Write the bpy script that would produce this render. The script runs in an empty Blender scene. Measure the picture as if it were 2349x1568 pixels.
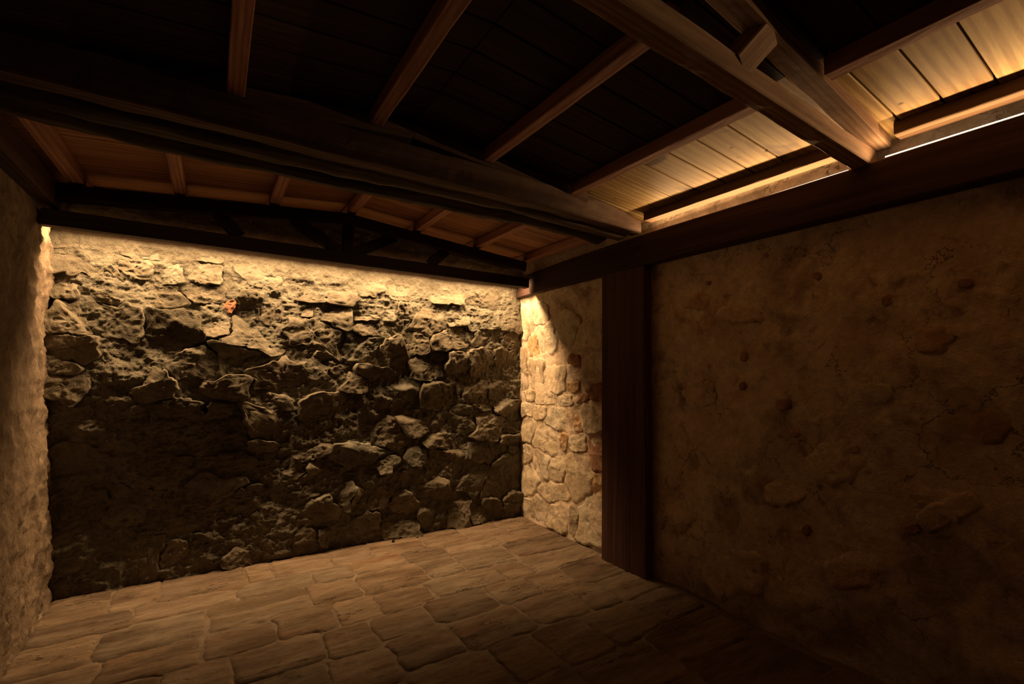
import bpy, math, random
import numpy as np
from mathutils import Matrix, Vector

random.seed(7)
rng = np.random.default_rng(11)
C = bpy.context.scene.collection
S = bpy.context.scene

# ------------------------------------------------------------------ camera
# world: x to the right wall, y to the end wall, z up, the eye at the origin, floor at z = -1.5
FLOOR = -1.5
cam_d = bpy.data.cameras.new('camera')
cam_d.sensor_width = 36.0
cam_d.lens = 16.4448
cam_d.clip_start = 0.02
cam = bpy.data.objects.new('camera', cam_d)
C.objects.link(cam)
yaw, pit, rol = math.radians(32.5024), math.radians(3.6751), math.radians(0.77998)
F = Vector((math.sin(yaw) * math.cos(pit), math.cos(yaw) * math.cos(pit), math.sin(pit)))
Rt = F.cross(Vector((0, 0, 1))).normalized()
U = Rt.cross(F)
r_ = math.cos(rol) * Rt + math.sin(rol) * U
u_ = -math.sin(rol) * Rt + math.cos(rol) * U
cam.matrix_world = Matrix(((r_.x, u_.x, -F.x, 0), (r_.y, u_.y, -F.y, 0), (r_.z, u_.z, -F.z, 0), (0, 0, 0, 1)))
S.camera = cam

# ------------------------------------------------------------------ world, exposure
w = bpy.data.worlds.new('night')
w.use_nodes = True
w.node_tree.nodes['Background'].inputs[0].default_value = (0, 0, 0, 1)
w.node_tree.nodes['Background'].inputs[1].default_value = 0.0
S.world = w
S.view_settings.view_transform = 'Standard'
S.view_settings.look = 'None'
S.view_settings.exposure = 0.56
S.view_settings.gamma = 1.0
S.view_settings.use_curve_mapping = False
LED = (1.0, 0.61, 0.29)
P_END, P_MID, P_NEAR = 86.0, 6.0, 7.7
S.cycles.diffuse_bounces = 8
S.cycles.max_bounces = 12

# ------------------------------------------------------------------ noise
_perm = np.random.default_rng(3).permutation(4096)
_val = np.random.default_rng(4).random(4096) * 2 - 1
def vnoise(x, y, z):
    xi, yi, zi = np.floor(x).astype(int), np.floor(y).astype(int), np.floor(z).astype(int)
    xf, yf, zf = x - xi, y - yi, z - zi
    xf, yf, zf = (t * t * t * (t * (t * 6 - 15) + 10) for t in (xf, yf, zf))
    def h(a, b, c):
        return _val[_perm[(_perm[(_perm[a & 4095] + b) & 4095] + c) & 4095]]
    def lp(a, b, t): return a + (b - a) * t
    c00 = lp(h(xi, yi, zi), h(xi + 1, yi, zi), xf); c10 = lp(h(xi, yi + 1, zi), h(xi + 1, yi + 1, zi), xf)
    c01 = lp(h(xi, yi, zi + 1), h(xi + 1, yi, zi + 1), xf); c11 = lp(h(xi, yi + 1, zi + 1), h(xi + 1, yi + 1, zi + 1), xf)
    return lp(lp(c00, c10, yf), lp(c01, c11, yf), zf)
def fbm(u, v, scale, octaves=4, seed=0.0, ridge=False, gain=0.5):
    u = np.asarray(u, float); v = np.asarray(v, float)
    out = np.zeros(np.broadcast(u, v).shape); a = 1.0; s = 1.0 / scale; tot = 0.0
    for o in range(octaves):
        n = vnoise(u * s + 13.7 * o, v * s + 7.3 * o, np.full(out.shape, seed + 3.1 * o))
        if ridge: n = 1 - 2 * np.abs(n)
        out += a * n; tot += a; a *= gain; s *= 2.03
    return out / tot
def sstep(a, b, x):
    t = np.clip((np.asarray(x, float) - a) / (b - a), 0, 1)
    return t * t * (3 - 2 * t)

# ------------------------------------------------------------------ object helpers
def mesh_data(name, verts, faces, mat, smooth=True):
    me = bpy.data.meshes.new(name)
    me.from_pydata([tuple(v) for v in verts], [], [tuple(f) for f in faces])
    me.materials.append(mat)
    if smooth:
        me.polygons.foreach_set('use_smooth', [True] * len(me.polygons))
    me.update()
    return me
def link(name, me, parent=None, M=None):
    o = bpy.data.objects.new(name, me)
    C.objects.link(o)
    if parent is not None:
        o.parent = parent
        o.matrix_parent_inverse = Matrix.Translation(-parent.location)
    if M is not None: o.matrix_basis = M
    return o
def tag(o, label=None, cat=None, group=None, kind=None):
    if label: o['label'] = label
    if cat: o['category'] = cat
    if group: o['group'] = group
    if kind: o['kind'] = kind
    return o
def thing(name, loc, label, cat, group=None):
    o = bpy.data.objects.new(name, None)
    o.empty_display_size = 0.1
    o.location = loc
    C.objects.link(o)
    return tag(o, label, cat, group)
def frame(p0, p1, up=(0, 0, 1)):
    p0, p1 = Vector(p0), Vector(p1)
    x = (p1 - p0).normalized()
    z = Vector(up); z = (z - x * z.dot(x)).normalized()
    y = z.cross(x)
    return Matrix(((x.x, y.x, z.x, p0.x), (x.y, y.y, z.y, p0.y), (x.z, y.z, z.z, p0.z), (0, 0, 0, 1))), (p1 - p0).length
def timber_mesh(name, L, wy, wz, mat, rough=0.002, ch=0.004, seg=0.05, shape=None, seed=None):
    """a squared timber along local +x, its section centred on the axis: chamfered edges, uneven faces"""
    n = int(min(70, max(2, L / seg)))
    seed = rng.random() * 50 if seed is None else seed
    hy, hz = wy / 2, wz / 2
    # section points: each face gets two inner points so that it can be uneven
    sec = []
    for (ay, az), (by, bz) in (((-1, -1), (1, -1)), ((1, -1), (1, 1)), ((1, 1), (-1, 1)), ((-1, 1), (-1, -1))):
        A = np.array([ay * hy, az * hz]); B = np.array([by * hy, bz * hz]); d = (B - A) / np.linalg.norm(B - A)
        A2, B2 = A + d * ch, B - d * ch
        sec += [A2, A2 + (B2 - A2) / 3, A2 + (B2 - A2) * 2 / 3, B2]
    sec = np.array(sec); m = len(sec)
    V = []
    for i in range(n + 1):
        t = i / n
        sy, sz, oy, oz = shape(t) if shape else (1, 1, 0, 0)
        q = sec * (sy, sz)
        r = fbm(np.full(m, t * L), np.arctan2(sec[:, 1] / hz, sec[:, 0] / hy) * 0.2, 0.16, 3, seed)
        k = 1 + rough * r / np.maximum(0.02, np.hypot(q[:, 0], q[:, 1]))
        V += [(t * L, a * kk + oy, b * kk + oz) for (a, b), kk in zip(q, k)]
    Fc = []
    for i in range(n):
        for j in range(m):
            a, b = i * m + j, i * m + (j + 1) % m
            Fc.append((a, b, b + m, a + m))
    Fc = [f[::-1] for f in Fc]
    Fc.append(tuple(range(m))); Fc.append(tuple(n * m + j for j in reversed(range(m))))
    me = mesh_data(name, V, Fc, mat, smooth=False)
    return me
def timber(name, p0, p1, wy, wz, mat, parent=None, up=(0, 0, 1), **k):
    M, L = frame(p0, p1, up)
    return link(name, timber_mesh(name, L, wy, wz, mat, **k), parent, M)
def log_mesh(name, L, r, mat, seed, bump=0.018):
    n, m = int(L / 0.04), 20
    V = []
    for i in range(n + 1):
        x = i / n * L
        a = np.arange(m) / m * 2 * math.pi
        rr = r + bump * fbm(np.full(m, x * 0.35), np.cos(a) * 0.6 + seed, 0.25, 3, seed) + bump * 0.7 * fbm(np.full(m, x * 0.2), np.sin(a) * r * 1.3 + seed, 0.05, 3, seed + 9, ridge=True)
        oy, oz = 0.012 * math.sin(x * 1.7 + seed), 0.010 * math.sin(x * 2.3 + seed * 2)
        V += [(x, oy + p * math.cos(b), oz + p * math.sin(b)) for p, b in zip(rr, a)]
    Fc = [(i * m + j, (i + 1) * m + j, (i + 1) * m + (j + 1) % m, i * m + (j + 1) % m) for i in range(n) for j in range(m)]
    Fc = [f[::-1] for f in Fc]
    Fc.append(tuple(reversed(range(m)))[::-1]); Fc.append(tuple(n * m + j for j in reversed(range(m))))
    return mesh_data(name, V, Fc, mat)

# ------------------------------------------------------------------ materials
def new_mat(name):
    m = bpy.data.materials.new(name); m.use_nodes = True
    nt = m.node_tree; b = nt.nodes['Principled BSDF']
    b.inputs['Specular IOR Level'].default_value = 0.15
    return m, nt, b
def nd(nt, t, **k):
    n = nt.nodes.new(t)
    for a, v in k.items(): setattr(n, a, v)
    return n
def coords(nt, scale, rand=True):
    tc = nd(nt, 'ShaderNodeTexCoord'); oi = nd(nt, 'ShaderNodeObjectInfo')
    mp = nd(nt, 'ShaderNodeMapping'); mp.inputs['Scale'].default_value = scale
    nt.links.new(tc.outputs['Object'], mp.inputs['Vector'])
    if not rand: return mp.outputs['Vector'], oi
    ad = nd(nt, 'ShaderNodeVectorMath', operation='MULTIPLY_ADD')
    ml = nd(nt, 'ShaderNodeMath', operation='MULTIPLY'); ml.inputs[1].default_value = 91.7
    nt.links.new(oi.outputs['Random'], ml.inputs[0])
    ad2 = nd(nt, 'ShaderNodeVectorMath', operation='ADD')
    nt.links.new(mp.outputs['Vector'], ad2.inputs[0]); nt.links.new(ml.outputs[0], ad2.inputs[1])
    return ad2.outputs[0], oi
def noise(nt, vec, scale, detail=5, rough=0.6, dist=0.0):
    n = nd(nt, 'ShaderNodeTexNoise'); n.inputs['Scale'].default_value = scale
    n.inputs['Detail'].default_value = detail; n.inputs['Roughness'].default_value = rough; n.inputs['Distortion'].default_value = dist
    nt.links.new(vec, n.inputs['Vector'])
    return n.outputs['Fac']
def ramp(nt, fac, stops):
    r = nd(nt, 'ShaderNodeValToRGB')
    while len(r.color_ramp.elements) < len(stops): r.color_ramp.elements.new(0.5)
    for e, (p, c) in zip(r.color_ramp.elements, stops):
        e.position = p; e.color = (*c, 1)
    nt.links.new(fac, r.inputs['Fac'])
    return r.outputs['Color']
def mixc(nt, fac, a, b, mode='MIX'):
    m = nd(nt, 'ShaderNodeMix', data_type='RGBA', blend_type=mode)
    if isinstance(fac, float): m.inputs[0].default_value = fac
    else: nt.links.new(fac, m.inputs[0])
    for s, v in ((6, a), (7, b)):
        if isinstance(v, tuple): m.inputs[s].default_value = (*v, 1)
        else: nt.links.new(v, m.inputs[s])
    return m.outputs[2]
def bump(nt, b, h, strength, dist, prev=None):
    n = nd(nt, 'ShaderNodeBump'); n.inputs['Strength'].default_value = strength; n.inputs['Distance'].default_value = dist
    nt.links.new(h, n.inputs['Height'])
    if prev is not None: nt.links.new(prev, n.inputs['Normal'])
    nt.links.new(n.outputs['Normal'], b.inputs['Normal'])
    return n.outputs['Normal']
def rock(name, c1, c2, c3, fine=60, fbump=0.004, scale=(1, 1, 1), vary=0.35, crack=0.0, stain=0.0, cscale=2.4):
    m, nt, b = new_mat(name)
    v, oi = coords(nt, scale)
    n1 = noise(nt, v, 5, 6, 0.65); n2 = noise(nt, v, 24, 5, 0.65); n3 = noise(nt, v, fine, 5, 0.7)
    col = ramp(nt, n1, [(0.3, c1), (0.52, c2), (0.72, c3)])
    col = mixc(nt, 0.5, col, ramp(nt, n2, [(0.35, (0.55, 0.5, 0.45)), (0.65, (1, 1, 1))]), 'MULTIPLY')
    lo = 1 - vary
    tint = ramp(nt, oi.outputs['Random'], [(0.0, (lo, lo * 0.97, lo * 0.93)), (0.35, (0.95, 0.9, 0.82)), (0.7, (1.0, 0.97, 0.92)), (1.0, (0.88, 0.92, 0.9))])
    col = mixc(nt, 1.0, col, tint, 'MULTIPLY')
    hgt = n2
    if stain:
        n4 = noise(nt, v, 2.2, 5, 0.62, 0.8); n5 = noise(nt, v, 9.0, 5, 0.7, 0.4)
        k = 1 - stain
        col = mixc(nt, 1.0, col, ramp(nt, n4, [(0.36, (k, k * 0.93, k * 0.85)), (0.48, (1, 1, 1)), (0.58, (1, 0.97, 0.9)), (0.68, (k * 1.25, k * 1.05, k * 0.95))]), 'MULTIPLY')
        col = mixc(nt, 1.0, col, ramp(nt, n5, [(0.34, (k, k * 0.94, k * 0.88)), (0.44, (1, 1, 1))]), 'MULTIPLY')
    if crack:
        ds = nd(nt, 'ShaderNodeTexNoise'); ds.inputs['Scale'].default_value = 5.0; ds.inputs['Detail'].default_value = 5.0; ds.inputs['Roughness'].default_value = 0.65
        nt.links.new(v, ds.inputs['Vector'])
        va = nd(nt, 'ShaderNodeVectorMath', operation='MULTIPLY_ADD'); va.inputs[1].default_value = (0.35, 0.35, 0.35)
        nt.links.new(ds.outputs['Color'], va.inputs[0]); nt.links.new(v, va.inputs[2])
        vo = nd(nt, 'ShaderNodeTexVoronoi', feature='DISTANCE_TO_EDGE'); vo.inputs['Scale'].default_value = cscale
        nt.links.new(va.outputs[0], vo.inputs['Vector'])
        ms = noise(nt, v, 1.7, 3, 0.6)
        wd = nd(nt, 'ShaderNodeMapRange'); wd.inputs[1].default_value = 0.47; wd.inputs[2].default_value = 0.62; wd.inputs[3].default_value = 0.0; wd.inputs[4].default_value = 0.013
        nt.links.new(ms, wd.inputs[0])
        dv = nd(nt, 'ShaderNodeMath', operation='DIVIDE'); dv.use_clamp = True
        ad = nd(nt, 'ShaderNodeMath', operation='ADD'); ad.inputs[1].default_value = 0.0001
        nt.links.new(wd.outputs[0], ad.inputs[0]); nt.links.new(vo.outputs['Distance'], dv.inputs[0]); nt.links.new(ad.outputs[0], dv.inputs[1])
        col = mixc(nt, 1.0, col, ramp(nt, dv.outputs[0], [(0.2, (1 - crack, 1 - crack, 1 - crack)), (0.9, (1, 1, 1))]), 'MULTIPLY')
        mm = nd(nt, 'ShaderNodeMath', operation='MULTIPLY_ADD'); mm.inputs[1].default_value = 0.8
        nt.links.new(dv.outputs[0], mm.inputs[0]); nt.links.new(n2, mm.inputs[2])
        hgt = mm.outputs[0]
    nt.links.new(col, b.inputs['Base Color'])
    b.inputs['Roughness'].default_value = 0.92
    p = bump(nt, b, hgt, 0.7, fbump * 2.2)
    bump(nt, b, n3, 0.8, fbump, p)
    return m
def wood(name, c1, c2, c3, grain=9.0, fb=0.0012, rough=0.75, stretch=0.5, vary=0.3, knots=False):
    m, nt, b = new_mat(name)
    v, oi = coords(nt, (stretch, grain, grain))
    n1 = noise(nt, v, 1.0, 6, 0.6, 0.6); n2 = noise(nt, v, 7.0, 6, 0.7, 0.3)
    wv = nd(nt, 'ShaderNodeTexWave', wave_type='BANDS', bands_direction='Y')
    wv.inputs['Scale'].default_value = 0.8; wv.inputs['Distortion'].default_value = 9.0; wv.inputs['Detail'].default_value = 3.0
    wv.inputs['Detail Scale'].default_value = 0.7
    nt.links.new(v, wv.inputs['Vector'])
    col = ramp(nt, n1, [(0.3, c1), (0.5, c2), (0.7, c3)])
    col = mixc(nt, 0.5, col, ramp(nt, wv.outputs['Fac'], [(0.1, (0.5, 0.36, 0.24)), (0.55, (1, 1, 1))]), 'MULTIPLY')
    col = mixc(nt, 0.5, col, ramp(nt, n2, [(0.35, (0.5, 0.42, 0.36)), (0.6, (1, 1, 1))]), 'MULTIPLY')
    if knots:
        v2, _ = coords(nt, (1, 1, 1))
        k = noise(nt, v2, 3.2, 3, 0.5, 0.5)
        col = mixc(nt, 1.0, col, ramp(nt, k, [(0.26, (0.3, 0.22, 0.16)), (0.36, (1, 1, 1))]), 'MULTIPLY')
        vo = nd(nt, 'ShaderNodeTexVoronoi'); vo.inputs['Scale'].default_value = 7.0
        nt.links.new(v2, vo.inputs['Vector'])
        col = mixc(nt, 1.0, col, ramp(nt, vo.outputs['Distance'], [(0.05, (0.25, 0.16, 0.1)), (0.1, (1, 1, 1))]), 'MULTIPLY')
    lo = 1 - vary
    tint = ramp(nt, oi.outputs['Random'], [(0.0, (lo, lo, lo)), (1.0, (1.0, 1.0, 1.0))])
    col = mixc(nt, 1.0, col, tint, 'MULTIPLY')
    nt.links.new(col, b.inputs['Base Color'])
    b.inputs['Roughness'].default_value = rough
    bump(nt, b, n2, 0.6, fb)
    return m
def plain(name, c, rough=0.7, metal=0.0):
    m, nt, b = new_mat(name)
    v, oi = coords(nt, (1, 1, 1))
    n = noise(nt, v, 40, 4)
    nt.links.new(ramp(nt, n, [(0.3, tuple(x * 0.8 for x in c)), (0.7, c)]), b.inputs['Base Color'])
    b.inputs['Roughness'].default_value = rough; b.inputs['Metallic'].default_value = metal
    return m
M_STONE = rock('rubble_stone', (0.115, 0.104, 0.08), (0.19, 0.172, 0.134), (0.265, 0.244, 0.194), 55, 0.007)
M_MORTAR = rock('lime_mortar', (0.145, 0.137, 0.11), (0.205, 0.196, 0.161), (0.255, 0.247, 0.207), 48, 0.011, vary=0.0)
M_BRICK = rock('red_brick', (0.38, 0.18, 0.115), (0.5, 0.25, 0.165), (0.6, 0.35, 0.24), 70, 0.006)
M_REDPLASTER = rock('brick_under_plaster', (0.36, 0.21, 0.15), (0.5, 0.31, 0.23), (0.62, 0.46, 0.36), 70, 0.006, stain=0.4)
M_OCHRE = rock('ochre_stone', (0.55, 0.36, 0.2), (0.65, 0.45, 0.27), (0.72, 0.54, 0.35), 70, 0.005, stain=0.3)
M_PLASTER = rock('old_plaster', (0.62, 0.49, 0.39), (0.8, 0.67, 0.55), (0.9, 0.78, 0.66), 60, 0.006, vary=0.0, crack=0.6, stain=0.38)
M_LEFT = rock('rough_render', (0.15, 0.115, 0.083), (0.23, 0.18, 0.135), (0.32, 0.26, 0.2), 50, 0.008, (1.6, 1.6, 0.7), 0.0)
M_WALLSTONE = rock('bedded_stone', (0.58, 0.49, 0.385), (0.74, 0.65, 0.52), (0.84, 0.75, 0.62), 70, 0.006, stain=0.35)
M_FLAG = rock('slate_flagstone', (0.15, 0.112, 0.083), (0.245, 0.189, 0.142), (0.325, 0.262, 0.206), 36, 0.006, (0.35, 1.6, 1.0), crack=0.55, stain=0.3, cscale=3.0)
M_FLOORBED = rock('floor_bedding', (0.15, 0.11, 0.08), (0.235, 0.18, 0.134), (0.31, 0.25, 0.195), 60, 0.005, vary=0.0)
M_PLANK = wood('pine_plank', (0.37, 0.235, 0.095), (0.47, 0.32, 0.13), (0.54, 0.39, 0.17), 9.0, 0.0008, 0.55, 0.8, 0.25, True)
M_PLANKDARK = wood('dark_plank', (0.035, 0.02, 0.015), (0.06, 0.035, 0.026), (0.09, 0.055, 0.04), 9.0, 0.0008, 0.7, 0.8, 0.25)  # darker boards for the left slope and the upper right slope, nearer bays
M_PLANKRED = wood('reddish_plank', (0.32, 0.16, 0.085), (0.46, 0.24, 0.13), (0.58, 0.33, 0.19), 9.0, 0.0008, 0.6, 0.8, 0.25)
M_BEAM = wood('dark_stained_beam', (0.05, 0.027, 0.021), (0.08, 0.043, 0.034), (0.115, 0.065, 0.05), 14, 0.0012)
M_POST = wood('red_brown_post', (0.09, 0.046, 0.036), (0.14, 0.072, 0.055), (0.2, 0.108, 0.085), 14, 0.0012)
M_BLACK = wood('blackened_timber', (0.025, 0.014, 0.01), (0.04, 0.022, 0.016), (0.06, 0.034, 0.024), 14, 0.0012)
M_OLD = wood('old_hewn_timber', (0.34, 0.21, 0.135), (0.52, 0.34, 0.22), (0.66, 0.46, 0.31), 12, 0.003)
M_HEWN = wood('brown_hewn_timber', (0.07, 0.045, 0.032), (0.12, 0.075, 0.052), (0.18, 0.12, 0.085), 12, 0.003)
M_LOG = wood('barky_log', (0.03, 0.021, 0.015), (0.07, 0.048, 0.034), (0.17, 0.12, 0.085), 10, 0.006)
M_PURLIN = wood('purlin_timber', (0.38, 0.2, 0.145), (0.53, 0.295, 0.215), (0.67, 0.41, 0.3), 14, 0.001)
M_EAVE = wood('brown_eave_timber', (0.10, 0.06, 0.033), (0.145, 0.087, 0.048), (0.19, 0.12, 0.067), 14, 0.001)
M_FELT = plain('roof_underlay', (0.02, 0.016, 0.013), 0.9)
M_ALU = plain('aluminium_channel', (0.5, 0.48, 0.45), 0.4, 0.9)
M_PEBBLE = plain('black_pebble', (0.015, 0.013, 0.012), 0.7)
def glow(name, strength):
    m = bpy.data.materials.new(name); m.use_nodes = True; nt = m.node_tree
    nt.nodes.remove(nt.nodes['Principled BSDF'])
    e = nd(nt, 'ShaderNodeEmission'); e.inputs[0].default_value = (1.0, 0.78, 0.5, 1); e.inputs[1].default_value = strength
    nt.links.new(e.outputs[0], nt.nodes['Material Output'].inputs[0])
    return m
M_GLOW = glow('led_diffuser', 2.2)

# ------------------------------------------------------------------ room shapes
ZR, XR_RIDGE, PITCH = 1.36, 0.87, 0.09
def plank_z(x): return ZR - PITCH * abs(x - XR_RIDGE)
BACK = -2.2
def end_y(u, v):                       # y of the end wall's mortar face: it bellies out at left mid-height
    u = np.asarray(u, float); v = np.asarray(v, float)
    belly = sstep(-0.78, -0.27, v) * (1 - 0.75 * sstep(-0.05, 0.55, v)) * (1 - sstep(-0.5, 0.65, u))
    return 4.19 - 0.085 * belly
def right_x(u, v):                     # x of the right wall's face, u along y; beyond the post it leans in a little
    u = np.asarray(u, float); v = np.asarray(v, float)
    return 2.815 - 0.035 * sstep(2.92, 3.5, u) * sstep(-1.5, 0.7, v) - 0.02 * sstep(2.92, 3.5, u)
def left_x(u, v):
    v = np.asarray(v, float)
    return -0.80 - 0.13 * np.clip((v + 1.5) / 2.4, 0, 1.2)

def grid(u0, u1, v0, v1, du, dv):
    us = np.linspace(u0, u1, int((u1 - u0) / du) + 1); vs = np.linspace(v0, v1, int((v1 - v0) / dv) + 1)
    Ug, Vg = np.meshgrid(us, vs)
    n, m = len(us), len(vs)
    i = np.arange((m - 1) * n).reshape(m - 1, n)[:, :-1].ravel()
    Fq = np.c_[i, i + 1, i + 1 + n, i + n]
    return Ug.ravel(), Vg.ravel(), Fq
def surf(name, P, Fq, mat, flip=False):
    if flip: Fq = Fq[:, ::-1]
    me = bpy.data.meshes.new(name)
    me.vertices.add(len(P)); me.vertices.foreach_set('co', np.asarray(P, np.float32).ravel())
    me.loops.add(Fq.size); me.loops.foreach_set('vertex_index', Fq.astype(np.int32).ravel())
    me.polygons.add(len(Fq)); me.polygons.foreach_set('loop_start', np.arange(0, Fq.size, 4, dtype=np.int32))
    me.polygons.foreach_set('use_smooth', np.ones(len(Fq), bool))
    me.update(); me.validate()
    me.materials.append(mat)
    return link(name, me)

def stair(h, s):
    k = np.floor(h / s); f = h / s - k
    return s * (k + sstep(0.72, 1.0, f))
# cells: each seed owns the region where its own stretched metric is the smallest
def parse(s): return [tuple(float(q) for q in r.split(',')) for r in s.split(';')]
def cell_edge(seeds, i, n_ang, cap, joint, bounds):
    cx, cy, a, b, th = seeds[i][:5]
    ang = np.arange(n_ang) / n_ang * 2 * math.pi
    rmax = max(a, b) * cap
    rr = np.linspace(0.01, rmax, 90)
    X = cx + np.outer(np.cos(ang), rr); Y = cy + np.outer(np.sin(ang), rr)
    def metric(s):
        t = math.radians(s[4]); dx, dy = X - s[0], Y - s[1]
        p = np.abs((dx * math.cos(t) + dy * math.sin(t)) / s[2]); q = np.abs((-dx * math.sin(t) + dy * math.cos(t)) / s[3])
        e = s[6]
        return (p ** e + q ** e) ** (1 / e)
    me_ = metric(seeds[i]); ok = me_ < cap
    ok &= (X > bounds[0]) & (X < bounds[1]) & (Y > bounds[2]) & (Y < bounds[3])
    for j, s in enumerate(seeds):
        if j == i or math.hypot(s[0] - cx, s[1] - cy) > rmax + max(s[2], s[3]) * cap: continue
        ok &= metric(s) > me_
    first = np.where(ok.all(1), rr.size, np.argmin(ok, 1))
    r = rr[np.clip(first - 1, 0, rr.size - 1)]
    k = np.array([0.04, 0.92, 0.04])
    r = k[0] * np.roll(r, 1) + k[1] * r + k[2] * np.roll(r, -1)
    return ang, np.maximum(0.012, r - joint)
def s_top(u, v, f): return float(np.max(v)) * f
def stone_patch(name, seeds, i, mapf, mat, parent, flip, proud, tilt, amp, bounds, cap=1.5, joint=0.004, n_ang=44, n_r=11, facets=2, edge=0.9, sink=0.02, fine=0.003, seed0=0.0, layer=None, lean=0.0, jag=0.07, steps=0.0, cut=0.0):
    """one stone: a star-shaped patch with its own tilt, broken planes and rough face, its rim sunk into the bed"""
    s = seeds[i]; cx, cy = s[0], s[1]
    n_ang = int(min(64, max(24, n_ang * (max(s[2], s[3]) / 0.11) ** 0.5)))
    ang, R = cell_edge(seeds, i, n_ang, cap, joint, bounds)
    R = R * (1 + jag * fbm(np.cos(ang) * 1.0, np.sin(ang) * 1.0, 0.35, 3, seed0 + i))
    rho = 1 - (1 - np.linspace(0, 1, n_r)[1:]) ** 1.35
    u = np.r_[0.0, (np.outer(rho, R * np.cos(ang))).ravel()]; v = np.r_[0.0, (np.outer(rho, R * np.sin(ang))).ravel()]
    q = np.r_[0.0, np.repeat(rho, n_ang)]
    dist = np.r_[R.max(), np.outer(1 - rho, R).ravel()]          # way to the rim
    g = np.random.default_rng(int(1000 + i * 17 + seed0 * 31))
    size = max(0.02, min(s[2], s[3]))
    tu, tv = g.normal(0, tilt * 0.7), g.normal(lean, tilt)
    P = proud * g.uniform(0.35, 1.5)
    h = P + tu * u + tv * v
    for f in range(facets):
        a = g.random() * 2 * math.pi; d = size * g.uniform(0.0, 0.45); sl = g.uniform(0.15, 0.55)
        d2 = np.maximum(0, u * math.cos(a) + v * math.sin(a) - d + 0.25 * size * fbm(u + cx, v + cy, 0.12, 2, seed0 + f))
        h = h - sl * d2 if g.random() < 0.7 else h - np.minimum(d2 * 3, g.uniform(0.2, 0.6) * proud)
    if g.random() < cut:                                         # broken top edge: a facet that looks upward
        a = g.normal(0, 0.45); d = s_top(u, v, g.uniform(0.25, 0.75)); sl = g.uniform(0.6, 1.3)
        h = h - sl * np.maximum(0, v * math.cos(a) + u * math.sin(a) - d + 0.3 * size * fbm(u + cx, v + cy, 0.10, 3, seed0 + 20))
    h = np.clip(h, -0.6 * proud, 2.1 * proud)
    h = h + amp * fbm(u + cx, (v + cy) * 1.3, 0.08, 4, seed0 + 5, ridge=True, gain=0.6) + fine * fbm(u + cx, v + cy, 0.02, 3, seed0 + 8)
    if steps: h = 0.4 * h + 0.6 * stair(h + 0.004 * fbm(u + cx, v + cy, 0.06, 2, seed0 + 6), steps)
    if layer: h = h + layer * fbm((u + cx) * 0.22, v + cy, 0.035, 3, seed0 + 2, ridge=True)
    w = size * (1 - edge)
    drop = 1 - sstep(0.0, 1.0, dist / max(w, 0.004))
    h = h * (1 - drop) - sink * drop
    W = mapf(u + cx, v + cy, h)
    c0 = mapf(np.array([cx]), np.array([cy]), np.array([0.0]))[0]
    Fc = []
    for j in range(n_ang):
        Fc.append((0, 1 + j, 1 + (j + 1) % n_ang))
    for k in range(len(rho) - 1):
        for j in range(n_ang):
            a, b = 1 + k * n_ang + j, 1 + k * n_ang + (j + 1) % n_ang
            Fc.append((a, a + n_ang, b + n_ang, b))
    if flip: Fc = [f[::-1] for f in Fc]
    me = mesh_data(name, W - c0, Fc, mat)
    return link(name, me, parent, Matrix.Translation(Vector(c0)))
def with_power(seeds, lo, hi, seed=5):
    g = np.random.default_rng(seed)
    return [s + (() if len(s) > 6 else (g.uniform(lo, hi),)) for s in seeds]

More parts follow.
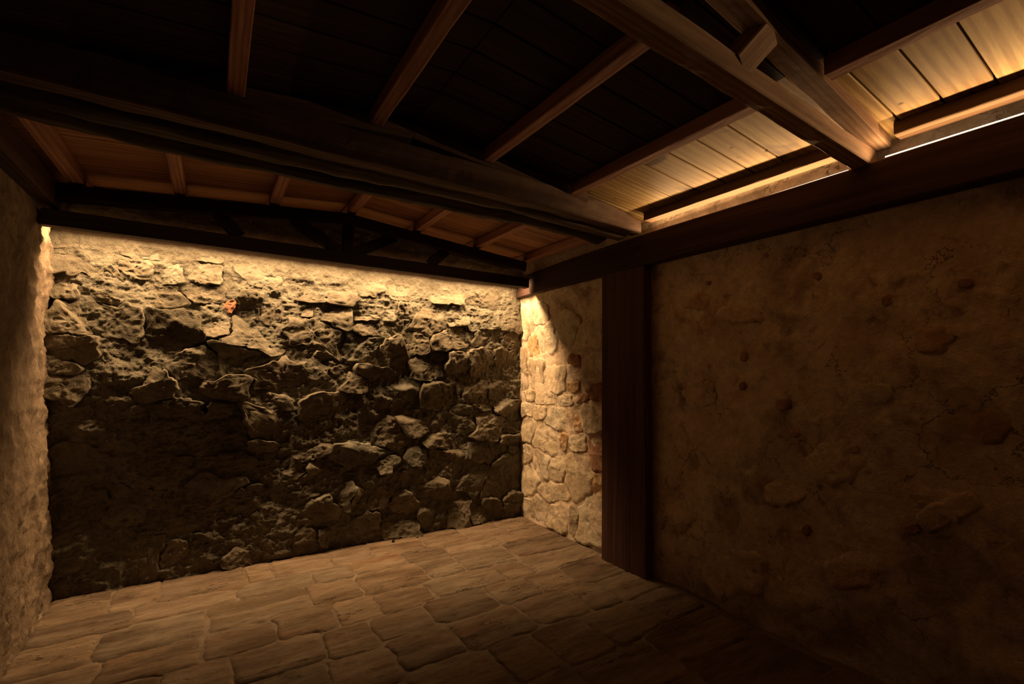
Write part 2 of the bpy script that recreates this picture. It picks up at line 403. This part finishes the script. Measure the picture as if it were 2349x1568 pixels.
END_STONES="-0.774,0.697,0.124,0.085,3,0;-0.837,0.514,0.061,0.057,70,0;-0.745,0.553,0.05,0.022,-88,0;-0.609,0.584,0.1,0.081,-87,0;-0.369,0.514,0.146,0.072,-7,0;-0.563,0.325,0.148,0.1,-29,0;-0.254,0.243,0.137,0.134,11,0;-0.799,0.285,0.096,0.082,-79,0;-0.504,0.679,0.097,0.062,-6,0;-0.292,0.653,0.078,0.057,12,0;-0.105,0.698,0.096,0.066,-5,0;-0.098,0.555,0.11,0.056,0,0;-0.84,0.835,0.086,0.058,15,0;-0.378,0.848,0.14,0.066,1,0;-0.131,0.853,0.102,0.049,1,0;-0.675,0.847,0.07,0.059,25,0;0.325,0.788,0.138,0.123,5,0;0.535,0.706,0.103,0.091,75,0;0.821,0.807,0.208,0.079,0,0;0.779,0.615,0.206,0.093,1,0;1.129,0.775,0.1,0.091,35,0;0.226,0.485,0.1,0.081,64,0;0.401,0.465,0.123,0.092,89,0;0.087,0.459,0.057,0.03,52,0;0.025,0.325,0.083,0.071,89,0;0.266,0.238,0.17,0.118,-17,0;0.62,0.483,0.102,0.072,7,0;0.688,0.296,0.236,0.118,-24,0;0.816,0.477,0.178,0.093,-17,0;1.138,0.503,0.137,0.081,6,0;1.11,0.204,0.184,0.096,-3,0;0.719,0.104,0.139,0.079,-10,0;0.184,0.099,0.188,0.074,-4,0;1.162,0.361,0.137,0.066,4,0;1.554,0.795,0.187,0.106,9,0;1.912,0.779,0.179,0.111,9,0;2.268,0.708,0.155,0.08,7,0;1.253,0.535,0.121,0.079,7,0;1.724,0.486,0.159,0.137,12,0;1.998,0.532,0.13,0.09,7,0;1.465,0.529,0.077,0.071,75,0;2.318,0.489,0.187,0.085,5,0;2.606,0.541,0.125,0.099,86,0;1.946,0.323,0.201,0.085,16,0;2.361,0.357,0.171,0.085,-4,0;2.61,0.32,0.089,0.086,43,0;1.326,0.134,0.142,0.137,1,0;1.244,-0.024,0.151,0.077,0,0;1.6,0.244,0.109,0.102,9,0;1.726,0.051,0.148,0.095,1,0;2,0.026,0.136,0.103,-38,0;2.291,0.075,0.143,0.11,1,0;2.576,0.103,0.136,0.13,87,0;-0.776,0.127,0.1,0.073,-19,0;-0.819,-0.017,0.069,0.048,-11,0;-0.791,-0.131,0.088,0.07,-31,0;-0.565,-0.082,0.093,0.067,67,0;-0.435,-0.051,0.087,0.051,75,0;-0.551,0.086,0.066,0.051,-85,0;-0.101,0.036,0.134,0.111,-12,0;0,-0.157,0.212,0.068,2,0;-0.323,-0.149,0.111,0.105,-41,0;-0.786,-0.35,0.093,0.06,-32,0;-0.571,-0.265,0.128,0.07,-4,0;-0.221,-0.29,0.15,0.079,8,0;-0.382,-0.527,0.201,0.119,-8,0;-0.707,-0.419,0.1,0.057,-6,0;0.075,-0.341,0.085,0.065,-8,0;0.474,-0.078,0.18,0.12,-14,0;1.046,-0.113,0.098,0.064,-7,0;0.888,-0.054,0.074,0.071,-67,0;0.894,-0.333,0.247,0.091,-2,0;0.449,-0.481,0.227,0.129,-28,0;0.408,-0.24,0.128,0.061,-14,0;0.378,-0.602,0.109,0.06,-7,0;0.123,-0.464,0.119,0.108,-50,0;0.705,-0.672,0.125,0.062,22,0;0.933,-0.507,0.24,0.091,-4,0;1.123,-0.742,0.189,0.107,-26,0;0.149,-0.726,0.161,0.08,-8,0;0.477,-0.78,0.161,0.078,-8,0;1.398,-0.247,0.19,0.117,-3,0;1.881,-0.227,0.182,0.115,15,0;2.197,-0.188,0.129,0.086,-2,0;2.565,-0.191,0.152,0.081,-1,0;1.689,-0.5,0.218,0.081,-3,0;1.339,-0.556,0.148,0.109,-18,0;2.379,-0.542,0.154,0.129,-6,0;2.641,-0.577,0.098,0.063,-6,0;2.637,-0.698,0.109,0.054,-5,0;2.688,-0.814,0.066,0.04,-8,0;2.074,-0.514,0.15,0.076,-4,0;1.865,-0.66,0.147,0.078,-6,0;1.641,-0.785,0.096,0.071,-13,0;1.883,-0.834,0.167,0.081,-7,0;2.384,-0.804,0.171,0.078,-6,0;2.609,-0.924,0.126,0.078,5,0;2.152,-0.381,0.148,0.056,-2,0;2.274,-0.35,0.152,0.052,-2,0;2.594,-0.372,0.136,0.085,-3,0;0.58,-0.99,0.151,0.086,13,0;0.756,-1.152,0.144,0.092,-16,0;0.685,-1.366,0.101,0.075,-27,0;0.431,-1.305,0.159,0.13,-24,0;0.075,-0.959,0.19,0.139,-20,0;0.036,-1.284,0.123,0.079,-6,0;0.884,-1.39,0.101,0.062,-17,0;1.006,-1.061,0.096,0.079,-33,0;1.488,-0.967,0.129,0.086,-24,0;1.269,-1.057,0.124,0.099,-71,0;1.801,-1.102,0.168,0.087,-10,0;2.134,-1.058,0.187,0.116,-11,0;2.493,-1.185,0.149,0.09,-12,0;1.794,-1.341,0.14,0.114,-23,0;2.055,-1.331,0.144,0.111,-74,0;2.276,-1.413,0.098,0.077,-26,0;2.455,-1.375,0.109,0.09,-33,0;2.664,-1.36,0.116,0.099,-43,0;1.515,-1.203,0.115,0.097,-54,0;1.173,-1.36,0.138,0.107,-24,0;1.476,-1.39,0.166,0.095,-10,0;1.09,-1.101,0.089,0.071,-26,0;-0.673,-0.649,0.148,0.111,-17,0;-0.299,-0.745,0.149,0.092,4,0;-0.692,-0.887,0.129,0.105,-36,0;-0.384,-0.973,0.181,0.112,-23,0;-0.106,-1.074,0.143,0.103,-74,0;-0.676,-1.184,0.136,0.111,-53,0;-0.392,-1.265,0.15,0.113,-23,0;-0.144,-1.342,0.108,0.088,-29,0;-0.567,-1.401,0.135,0.071,-7,0;0.14,-1.159,0.104,0.076,-24,0;0.246,-0.981,0.121,0.08,-15,0;0.823,-0.86,0.124,0.088,-14,0;0.265,-1.422,0.103,0.065,-10,0;1.316,-0.835,0.101,0.075,-15,0;-0.161,-0.464,0.08,0.062,-13,0;-0.024,-0.567,0.083,0.063,-13,0;-0.367,-0.346,0.062,0.045,-8,0;-0.62,0.447,0.071,0.038,-24,0"
SIDE_STONES="4.132,0.55,0.188,0.098,86,0;4.113,0.024,0.202,0.073,89,0;4.051,-0.586,0.125,0.114,-54,0;4.05,-0.243,0.142,0.045,-3,0;4.063,-0.402,0.103,0.058,-6,0;3.882,-0.006,0.128,0.112,87,0;3.538,-0.082,0.156,0.112,-2,0;3.325,-0.092,0.087,0.073,-88,1;3.29,0.091,0.072,0.059,3,2;3.068,0.051,0.125,0.114,88,0;3.412,-0.26,0.094,0.06,-5,0;3.21,-0.221,0.093,0.031,-3,2;3.039,-0.167,0.083,0.08,-55,2;3.501,-0.441,0.179,0.109,-8,0;3.066,-0.393,0.127,0.116,-57,0;3.256,-0.457,0.066,0.053,-81,1;3.681,-0.659,0.183,0.118,-17,0;3.44,-0.628,0.07,0.061,-62,1;3.266,-0.644,0.102,0.083,-23,0;3.037,-0.686,0.158,0.09,-86,2;3.253,-0.88,0.197,0.156,-71,0;3.535,-0.924,0.123,0.099,-33,0;3.807,-0.901,0.134,0.106,-75,0;4.016,-1.108,0.152,0.125,-63,0;4.054,-0.841,0.099,0.085,-35,0;3.633,-1.147,0.197,0.083,-15,0;3.903,-1.361,0.209,0.114,-22,0;3.536,-1.345,0.157,0.108,-29,0;3.101,-1.286,0.199,0.143,-71,0;3.321,-1.327,0.097,0.059,-81,0;3.716,-0.257,0.146,0.051,-3,0;3.83,-0.393,0.124,0.06,-6,0;3.71,0.34,0.134,0.107,10,0;3.399,0.426,0.127,0.112,23,0;3.918,0.262,0.09,0.076,81,1;3.126,0.328,0.124,0.096,9,0;3.817,0.589,0.112,0.087,16,0;3.009,-0.937,0.092,0.062,-80,1"
PLASTER_STONES="1.263,0.558,0.027,0.021,23,2;0.95,0.383,0.029,0.021,85,2;0.659,0.425,0.029,0.023,21,2;1.548,0.73,0.022,0.016,23,2;1.948,0.625,0.02,0.015,18,2;1.705,0.116,0.03,0.02,-89,2;1.714,-0.068,0.025,0.023,-72,2;1.467,-0.169,0.042,0.03,-9,2;1.403,-0.323,0.032,0.026,-26,1;1.356,-0.856,0.03,0.021,-68,2;0.887,-0.714,0.032,0.023,-44,2;1.117,-0.379,0.031,0.025,-34,1;1.21,-0.457,0.129,0.103,-35,0;1.797,-1.258,0.203,0.119,-33,0;0.742,-0.591,0.127,0.048,-39,0;2.033,-0.123,0.117,0.089,-7,0;2.185,-0.982,0.121,0.092,-47,0;1.041,-0.08,0.1,0.055,-4,0;1.738,0.39,0.156,0.056,6,0;0.807,0.175,0.093,0.061,4,0;1.464,-0.673,0.112,0.071,-22,0;1.145,-0.999,0.121,0.082,-30,0;0.602,-0.209,0.067,0.057,-63,1;2.059,0.513,0.104,0.061,10,0"


# ---- end wall
def map_end(u, v, h): return np.c_[u, end_y(u, v) - h, v]
Ug, Vg, Fq = grid(-1.02, 2.84, -1.53, 1.34, 0.007, 0.007)
band = sstep(0.74, 0.88, Vg + 0.06 * fbm(Ug, Vg, 0.3, 3, 41))
rough = 0.026 * fbm(Ug, Vg * 1.15, 0.13, 6, 2, ridge=True, gain=0.68) + 0.010 * fbm(Ug, Vg, 0.035, 3, 3)
rough = 0.45 * rough + 0.55 * stair(rough + 0.004 * fbm(Ug, Vg, 0.05, 2, 4), 0.010)
hm = 0.012 * fbm(Ug, Vg, 0.30, 3, 1) + rough * (1 - 0.62 * band)
smear = sstep(0.05, 0.45, fbm(Ug, Vg, 0.24, 3, 61) + 0.25 * sstep(0.2, 0.7, Vg))
hm = hm + 0.009 + 0.020 * band + 0.022 * smear * (1 - band)
wall_end = surf('wall_end', map_end(Ug, Vg, hm), Fq, M_MORTAR)
tag(wall_end, kind='structure')
seeds_end = with_power(parse(END_STONES), 2.4, 5.5)
for i, s in enumerate(seeds_end):
    low = float(sstep(0.7, 0.1, s[1]))
    calm = 1 - 0.65 * float(sstep(0.7, 0.0, s[0])) * float(sstep(-0.15, -0.45, s[1]))
    top = s[1] > 0.78
    small_brick = s[2] * s[3] < 0.0022
    stone_patch('stone', seeds_end, i, map_end, M_BRICK if small_brick and i % 2 else M_STONE, wall_end, False,
                0.020 if top else (0.030 + 0.018 * low) * calm, 0.06 if top else 0.32 * calm, 0.006 if top else 0.012, (-0.96, 2.78, -1.5, 0.93),
                cap=1.55, joint=0.003, n_ang=64, n_r=16, facets=1, edge=0.965, sink=0.012, fine=0.004 if top else 0.007, seed0=0.0, lean=-0.10 + 0.25 * low, jag=0.22, steps=0.0 if top else 0.012, cut=float(sstep(0.35, -0.15, s[1])) * 0.85 * calm)

# ---- right wall
def map_right(u, v, h): return np.c_[right_x(u, v) - h, u, v]
Ug, Vg, Fq = grid(BACK, 4.26, -1.53, 1.30, 0.018, 0.016)
far = sstep(2.75, 2.95, Ug)
hm = 0.012 * fbm(Ug, Vg, 0.5, 3, 11) + 0.007 * fbm(Ug, Vg, 0.14, 4, 12, ridge=True) + 0.0025 * fbm(Ug, Vg, 0.04, 3, 13)
hm = hm * (1 - sstep(0.70, 0.82, Vg)) + 0.004 * fbm(Ug, Vg, 0.06, 3, 14) * sstep(0.7, 0.82, Vg) - 0.006
hm = hm - 0.002
foot = (1 - sstep(-1.5, -1.2, Vg)) * (1 - sstep(2.2, 2.5, Ug)) * 0.05 * (0.6 + fbm(Ug, Vg, 0.35, 2, 15))
hm = np.where(far > 0.5, hm * 0.9 - 0.003 + 0.014 * sstep(0.0, 0.45, fbm(Ug, Vg, 0.16, 3, 16)), hm - foot)
hm = np.where((Ug > 2.36) & (Ug < 2.94), np.minimum(hm, 0.0), hm)
wall_right = surf('wall_right', map_right(Ug, Vg, hm), Fq, M_PLASTER, flip=True)
tag(wall_right, kind='structure')
seeds_side = with_power(parse(SIDE_STONES), 2.5, 6.0, 6)
for i, s in enumerate(seeds_side):
    stone_patch('stone', seeds_side, i, map_right, (M_WALLSTONE, M_OCHRE, M_REDPLASTER)[int(s[5])], wall_right, True,
                0.0035 if s[1] > 0.12 else 0.010, 0.05, 0.011, (2.93, 4.16, -1.49, 0.80), cap=1.5, joint=0.004, n_ang=36, n_r=8, facets=1, edge=0.95, sink=0.016, fine=0.004, seed0=20.0, jag=0.2)
seeds_pl = with_power(parse(PLASTER_STONES), 2.0, 3.5, 7)
for i, s in enumerate(seeds_pl):
    red = int(s[5])
    stone_patch('brick' if red == 2 else 'stone', seeds_pl, i, map_right, (M_PLASTER, M_OCHRE, M_REDPLASTER)[red], wall_right, True,
                0.003 if red else 0.006, 0.03, 0.004, (0.2, 2.36, -1.49, 0.78), cap=1.15, joint=0.002, n_ang=30, n_r=7, facets=1, edge=0.75, sink=0.012, fine=0.002, seed0=30.0, jag=0.3)

# ---- left wall, back wall
Ug, Vg, Fq = grid(BACK, 4.26, -1.53, 1.02, 0.014, 0.014)
hm = 0.025 * fbm(Ug * 1.6, Vg, 0.4, 3, 21) + 0.032 * fbm(Ug * 1.5, Vg * 0.7, 0.12, 5, 22, ridge=True, gain=0.6) + 0.006 * fbm(Ug, Vg, 0.035, 3, 23)
hm = hm * (1 - sstep(0.85, 1.0, Vg)) - 0.01
wall_left = surf('wall_left', np.c_[left_x(Ug, Vg) + hm, Ug, Vg], Fq, M_LEFT)
tag(wall_left, kind='structure')
Ug, Vg, Fq = grid(-1.02, 2.84, -1.53, 1.34, 0.08, 0.08)
hm = 0.02 * fbm(Ug, Vg, 0.3, 3, 25)
wall_back = surf('wall_back', np.c_[Ug, BACK + hm, Vg], Fq, M_PLASTER, flip=True)
tag(wall_back, kind='structure')

# ---- floor: flagstones in courses along x, bedded in mortar
Ug, Vg, Fq = grid(-0.98, 2.86, BACK, 4.22, 0.03, 0.03)
hm = -0.003 + 0.004 * fbm(Ug, Vg, 0.25, 3, 31) + 0.003 * fbm(Ug, Vg, 0.06, 3, 32)
floor = surf('floor', np.c_[Ug, Vg, FLOOR + hm], Fq, M_FLOORBED)
tag(floor, kind='structure')
def map_floor(u, v, h): return np.c_[u, v, FLOOR + h]
flags = []
g = np.random.default_rng(21)
rows = [(4.165, 3.80), (3.80, 3.56), (3.56, 3.22), (3.22, 2.93), (2.93, 2.62), (2.62, 2.30), (2.30, 1.94), (1.94, 1.60), (1.60, 1.22), (1.22, 0.86), (0.86, 0.48)]
first = [-0.79, -0.49, -0.23, 0.27, 0.44, 0.86, 1.17, 1.62, 2.02, 2.42, 2.79]
for k, (ya, yb) in enumerate(rows):
    if k == 0: xs = first
    else:
        xs = [-0.79]
        while xs[-1] < 2.45: xs.append(xs[-1] + g.uniform(0.24, 0.56))
        xs[-1] = 2.8
    for xa, xb in zip(xs[:-1], xs[1:]):
        jy = g.uniform(-0.03, 0.03)
        flags.append(((xa + xb) / 2, (ya + yb) / 2 + jy, (xb - xa) / 2 * g.uniform(0.95, 1.06), (ya - yb) / 2 * g.uniform(0.92, 1.1), g.uniform(-5, 5), 0, g.uniform(5, 9)))
for i, s in enumerate(flags):
    stone_patch('flagstone', flags, i, map_floor, M_FLAG, floor, False, 0.003, 0.008, 0.002, (-0.80, 2.79, 0.2, 4.175),
                cap=1.6, joint=0.0015, n_ang=44, n_r=9, facets=0, edge=0.975, sink=0.006, fine=0.003, seed0=40.0, layer=0.007, jag=0.09)

# ---- ceiling: planks run up both slopes from the eaves to the ridge
Vc = []
for x in (-1.0, XR_RIDGE, 2.88):
    for dz in (0.024, 0.045):
        for y in (BACK - 0.02, 4.25): Vc.append((x, y, plank_z(x) + dz))
Fc = []
for a in (0, 4):
    Fc += [(a, a + 1, a + 5, a + 4), (a + 2, a + 6, a + 7, a + 3), (a, a + 4, a + 6, a + 2), (a + 1, a + 3, a + 7, a + 5)]
Fc += [(0, 2, 3, 1), (8, 9, 11, 10)]
ceiling = link('ceiling', mesh_data('ceiling', Vc, Fc, M_FELT, smooth=False))
tag(ceiling, kind='structure')
def plank_set(x_from, x_to, y0, y1, width, gap, mat):
    A = Vector((x_from, 0, plank_z(x_from) + 0.011)); B = Vector((x_to, 0, plank_z(x_to) + 0.011))
    M, L = frame(A, B)
    me = timber_mesh('plank', L, width - gap, 0.020, mat, rough=0.0, ch=0.003, seg=1.0, seed=1.0)
    y = y1
    while y - width > y0 - 0.001:
        yy = y - width / 2
        link('plank', me, ceiling, Matrix.Translation((0, yy, 0.0015 * math.sin(yy * 37))) @ M)
        y -= width
YM = 4.20 - 7 * 0.1785
for side in (2.86, -0.98):
    top = XR_RIDGE + (0.004 if side > 0 else -0.004)
    plank_set(side, top, YM, 4.20, 0.1785, 0.005, M_PLANKRED)          # beyond the middle beam
    for y0, y1, wd, gp in ((0.98, YM, 0.1785, 0.007), (BACK, YM - 11 * 0.1785, 0.1655, 0.008)):
        if side > 0:
            plank_set(side, 1.985, y0, y1, wd, gp, M_PLANK)                 # pale boards along the right eave
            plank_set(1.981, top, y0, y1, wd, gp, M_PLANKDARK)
        else:
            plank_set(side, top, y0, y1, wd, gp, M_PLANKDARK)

# ------------------------------------------------------------------ timbers
# wall plate over the right wall, dipping a little at its far end
st = [(4.17, 0.79, 1.00, 2.745), (3.4, 0.81, 1.035, 2.76), (2.85, 0.822, 1.05, 2.785), (2.4, 0.826, 1.055, 2.79), (0.9, 0.838, 1.058, 2.80), (BACK + 0.03, 0.84, 1.06, 2.80)]
def dense(st, step=0.12):
    out = []
    for a, b in zip(st[:-1], st[1:]):
        n = max(1, int(abs(a[0] - b[0]) / step))
        out += [tuple(p + (q - p) * i / n for p, q in zip(a, b)) for i in range(n)]
    return out + [st[-1]]
V = []
for (y, zb, zt, xo) in dense(st):
    c = 0.006; w_ = 0.0015 * math.sin(y * 5.1)
    V += [(2.70 + c + w_, y, zb), (xo, y, zb), (xo, y, zt), (2.70 + c + w_, y, zt), (2.70 + w_, y, zt - c), (2.70 + w_, y, zb + c)]
n = len(V) // 6
Fc = [(i * 6 + j, i * 6 + (j + 1) % 6, (i + 1) * 6 + (j + 1) % 6, (i + 1) * 6 + j) for i in range(n - 1) for j in range(6)]
Fc += [tuple(reversed(range(6))), tuple((n - 1) * 6 + j for j in range(6))]
me = mesh_data('timber_beam', [(x - 2.75, z - 0.94, -(y - 1.0)) for x, y, z in V], Fc, M_BEAM, smooth=False)
# local x along the beam so that the grain runs with it
me.transform(Matrix(((0, 0, -1, 0), (1, 0, 0, 0), (0, 1, 0, 0), (0, 0, 0, 1))))
ob = link('timber_beam', me, None, Matrix(((0, 1, 0, 2.75), (1, 0, 0, 1.0), (0, 0, 1, 0.94), (0, 0, 0, 1))))
tag(ob, 'long dark timber beam on the right wall, carried by the dark post', 'beam')
ob = timber('timber_beam', (-0.925, 4.17, 1.06), (-0.925, BACK + 0.03, 1.06), 0.13, 0.15, M_BEAM, rough=0.003)
tag(ob, 'black timber beam lying along the top of the left wall', 'beam')

# post against the right wall
ob = timber('timber_post', (2.762, 2.65, FLOOR), (2.762, 2.65, 0.822), 0.46, 0.084, M_POST, up=(1, 0, 0), rough=0.002, ch=0.005, seg=0.08)
tag(ob, 'wide dark wooden post standing flat against the right wall', 'post')

# far truss in front of the end wall
TY = 3.90
T = thing('roof_truss', (0.87, TY, 0.852), 'black king-post roof truss with struts, above the lit end wall', 'truss')
zt = lambda x: 1.27 - PITCH * abs(x - XR_RIDGE)
timber('bottom_chord', (-0.92, TY, 0.902), (2.655, TY, 0.902), 0.08, 0.099, M_BLACK, T, rough=0.002)
for xe, xr in ((-0.90, XR_RIDGE), (2.62, XR_RIDGE)):
    timber('top_chord', (xe, TY, zt(xe) - 0.05), (xr, TY, zt(xr) - 0.05), 0.08, 0.095, M_BLACK, T, rough=0.002)
timber('king_post', (0.88, TY, 0.95), (0.88, TY, 1.165), 0.085, 0.07, M_BLACK, T, up=(0, 1, 0))
for a, b in (((0.93, 0.955), (1.27, 1.145)), ((0.82, 0.955), (0.47, 1.145)), ((1.60, 0.955), (1.75, 1.10)), ((0.12, 0.955), (-0.02, 1.10))):
    timber('strut', (a[0], TY, a[1]), (b[0], TY, b[1]), 0.06, 0.085, M_BLACK, T)

# middle beam: squared timber in front, two old logs behind it, rafters on top
B = thing('ceiling_beam', (0.9, 2.6, 1.06), 'massive old ceiling beam of a hewn timber and logs crossing above the post', 'beam')
def taper(t):
    k = 1.0
    if t > 0.885: k = 1 - 0.40 * (t - 0.885) / 0.115
    return (1, k, -0.02 * max(0, (t - 0.7) / 0.3), -0.0775 * (1 - k))
timber('squared_timber', (-0.86, 2.42, 1.1425), (2.69, 2.42, 1.1425), 0.10, 0.155, M_HEWN, B, rough=0.010, ch=0.008, shape=lambda t: (taper(t)[0], taper(t)[1], 0.05 * max(0, (t - 0.75) / 0.25), taper(t)[3]))
for y, r, sd, x1 in ((2.585, 0.105, 1.3, 2.66), (2.79, 0.10, 4.1, 2.62)):
    M, L = frame((-0.86, y, 1.165), (x1, y, 1.165))
    link('log', log_mesh('log', L, r, M_LOG, sd), B, M)
for xe in (-0.86, 2.12):
    za, zb = plank_z(xe) - 0.045, plank_z(XR_RIDGE) - 0.055
    timber('rafter', (xe, 2.425, za - 0.005), (XR_RIDGE, 2.425, zb), 0.09, 0.085, M_HEWN, B, rough=0.006)

# near truss, set a little askew
N = thing('roof_truss', (0.87, 0.93, 1.055), 'open brown roof truss nearest the viewer, lit where it meets the bright light strip', 'truss')
yb = lambda x: 0.953 - 0.027 * (2.75 - x) + 0.042
yt = lambda x: 0.893 - 0.040 * (2.76 - x) + 0.045
tb = lambda x: 1.133 + 0.0895 * (2.76 - x)
timber('bottom_chord', (-0.86, yb(-0.86), 1.098), (2.795, yb(2.795), 1.096), 0.085, 0.086, M_OLD, N, rough=0.004, ch=0.005)
timber('top_chord', (2.785, yt(2.785), tb(2.785) + 0.031), (XR_RIDGE, yt(XR_RIDGE), tb(XR_RIDGE) + 0.029), 0.09, 0.058, M_OLD, N, rough=0.004)
timber('top_chord', (-0.86, yt(XR_RIDGE), plank_z(-0.86) - 0.035), (XR_RIDGE, yt(XR_RIDGE), tb(XR_RIDGE) + 0.029), 0.09, 0.058, M_OLD, N, rough=0.004)
timber('strut', (1.555, yb(1.56) - 0.01, 1.12), (1.645, yt(1.64) - 0.006, 1.25), 0.07, 0.105, M_OLD, N, up=(1, 0, 0), rough=0.003)
timber('strut', (0.18, yb(0.18) - 0.01, 1.12), (0.10, yt(XR_RIDGE), 1.25), 0.07, 0.105, M_OLD, N, up=(1, 0, 0), rough=0.003)
timber('king_post', (0.87, yb(0.87) - 0.02, 1.12), (0.87, yt(0.87), 1.30), 0.075, 0.10, M_OLD, N, up=(1, 0, 0), rough=0.003)

# purlins
def purlin(x, y0, y1, label, wx=0.068, hz=0.074, mat=None, zb=None, x1=None):
    x1 = x if x1 is None else x1
    zc = plank_z(x) - hz / 2 if zb is None else zb + hz / 2
    o = timber('purlin', (x, y0, zc), (x1, y1, zc), wx, hz, mat or M_PURLIN, rough=0.003)
    return tag(o, label, 'purlin', 'purlins under the roof planks')
FAR, MID, NEAR = (2.90, 4.16), (1.04, 2.36), (BACK + 0.03, 0.84)
purlin(-0.245, *FAR, 'leftmost pale short purlin between the far truss and the middle beam')
purlin(0.335, *FAR, 'second pale short purlin from the left above the far truss')
purlin(0.905, *FAR, 'dark short purlin at the ridge above the king post of the far truss')
purlin(1.475, *FAR, 'lit short purlin just right of the king post, behind the middle beam')
purlin(2.075, *FAR, 'lit short purlin nearest the right wall above the far truss')
purlin(-0.775, *FAR, 'dark eave purlin above the left wall, left of the far truss', 0.08)
purlin(2.66, *FAR, 'dark eave purlin over the long right-hand beam beyond the middle beam', 0.08)
purlin(0.03, *MID, 'purlin seen as a thin reddish line in the dark at the top left')
purlin(0.655, *MID, 'reddish purlin in the dark roof, second from the left before the middle beam')
purlin(1.325, *MID, 'long reddish brown purlin in the middle of the dark roof')
purlin(1.98, *MID, 'brown purlin along the upper edge of the lit planks between middle beam and near truss')
purlin(2.01, *NEAR, 'brown purlin along the upper edge of the lit wide planks at the top right')
purlin(2.6935, *MID, 'eave purlin with a bright underside, between middle beam and near truss', 0.087, 0.063, M_EAVE, 1.137)
purlin(2.6935, *NEAR, 'eave purlin with a bright underside above the long glowing light strip', 0.087, 0.063, M_EAVE, 1.137)

# ------------------------------------------------------------------ light strips
def box(name, M, sx, sy, sz, mat, parent):
    V = [(sx * a, sy * b, sz * c) for a in (-.5, .5) for b in (-.5, .5) for c in (-.5, .5)]
    Fc = [(0, 1, 3, 2), (4, 6, 7, 5), (0, 4, 5, 1), (2, 3, 7, 6), (0, 2, 6, 4), (1, 5, 7, 3)]
    return link(name, mesh_data(name, V, Fc, mat, smooth=False), parent, M)
def lamp(parent, centre, length, width, d, power, along):
    L = bpy.data.lights.new('strip_lamp', 'AREA'); L.shape = 'RECTANGLE'; L.size = length; L.size_y = width
    L.energy = power; L.color = LED
    o = bpy.data.objects.new('strip_lamp', L); C.objects.link(o)
    x = Vector(along).normalized(); z = -Vector(d).normalized(); z = (z - x * z.dot(x)).normalized(); y = z.cross(x)
    o.parent = parent; o.matrix_parent_inverse = Matrix.Translation(-parent.location)
    o.matrix_basis = Matrix(((x.x, y.x, z.x, centre[0]), (x.y, y.y, z.y, centre[1]), (x.z, y.z, z.z, centre[2]), (0, 0, 0, 1)))
    return o
# behind the far truss, shining down the end wall
tilt = math.radians(-15)
A1, B1 = Vector((-0.89, 3.949, 0.940)), Vector((2.63, 4.000, 0.940))
c1 = (A1 + B1) / 2
E1 = thing('led_strip', c1, 'light strip hidden behind the far truss, washing the end wall from above', 'light strip', 'warm light strips')
M1, L1 = frame(A1, B1)
R1 = M1 @ Matrix.Translation((L1 / 2, 0, 0)) @ Matrix.Rotation(tilt, 4, 'X')
box('channel', R1 @ Matrix.Translation((0, 0, 0.006)), L1 + 0.02, 0.030, 0.010, M_ALU, E1)
box('diffuser', R1 @ Matrix.Translation((0, 0, -0.001)), L1, 0.024, 0.004, M_GLOW, E1)
box('light_shield', Matrix.Translation((0.79, 3.984, 0.962)), 3.40, 0.08, 0.014, M_BLACK, E1)  # added board, sized to limit the light bouncing up to the roof
d1 = Vector((0, math.sin(tilt), -math.cos(tilt)))
lamp(E1, c1 + d1 * 0.006, L1, 0.026, d1, P_END, B1 - A1)
# on the wall plate
def strip(y0, y1, x0, x1, z0, z1, label, power):
    c = Vector(((x0 + x1) / 2, (y0 + y1) / 2, (z0 + z1) / 2))
    E = thing('led_strip', c, label, 'light strip', 'warm light strips')
    M, L = frame((x0, y0, z0), (x1, y1, z1))
    Mc = M @ Matrix.Translation((L / 2, 0, 0))
    box('channel', Mc @ Matrix.Translation((0, 0, 0.002)), L + 0.01, 0.013, 0.004, M_ALU, E)
    box('diffuser', Mc @ Matrix.Translation((0, 0, 0.0075)), L, 0.009, 0.007, M_GLOW, E)
    d = Vector((-0.68, 0, 0.73))
    lamp(E, c + Vector((-0.0085, 0, 0.009)), L, 0.008, d, power, Vector((x1 - x0, y1 - y0, z1 - z0)))
strip(1.06, 2.36, 2.729, 2.760, 1.0570, 1.0555, 'light strip on the right-hand beam, mostly hidden, between middle beam and near truss', P_MID)
strip(-1.15, 0.895, 2.708, 2.708, 1.0595, 1.0585, 'long glowing light strip on the right-hand beam at the right edge', P_NEAR)

# ------------------------------------------------------------------ pebble by the end wall
V, Fc = [], []
for i in range(7):
    ph = math.pi * i / 6
    for j in range(10):
        th = 2 * math.pi * j / 10
        k = 0.013 * (1 + 0.12 * math.sin(3 * th + i))
        V.append((k * math.sin(ph) * math.cos(th), k * math.sin(ph) * math.sin(th), 0.011 + 0.011 * math.cos(ph)))
for i in range(6):
    for j in range(10): Fc.append((i * 10 + j, (i + 1) * 10 + j, (i + 1) * 10 + (j + 1) % 10, i * 10 + (j + 1) % 10))
ob = link('pebble', mesh_data('pebble', V, Fc, M_PEBBLE), None, Matrix.Translation((1.397, 4.079, FLOOR + 0.002)))
tag(ob, 'small black pebble on the floor at the foot of the end wall', 'pebble')
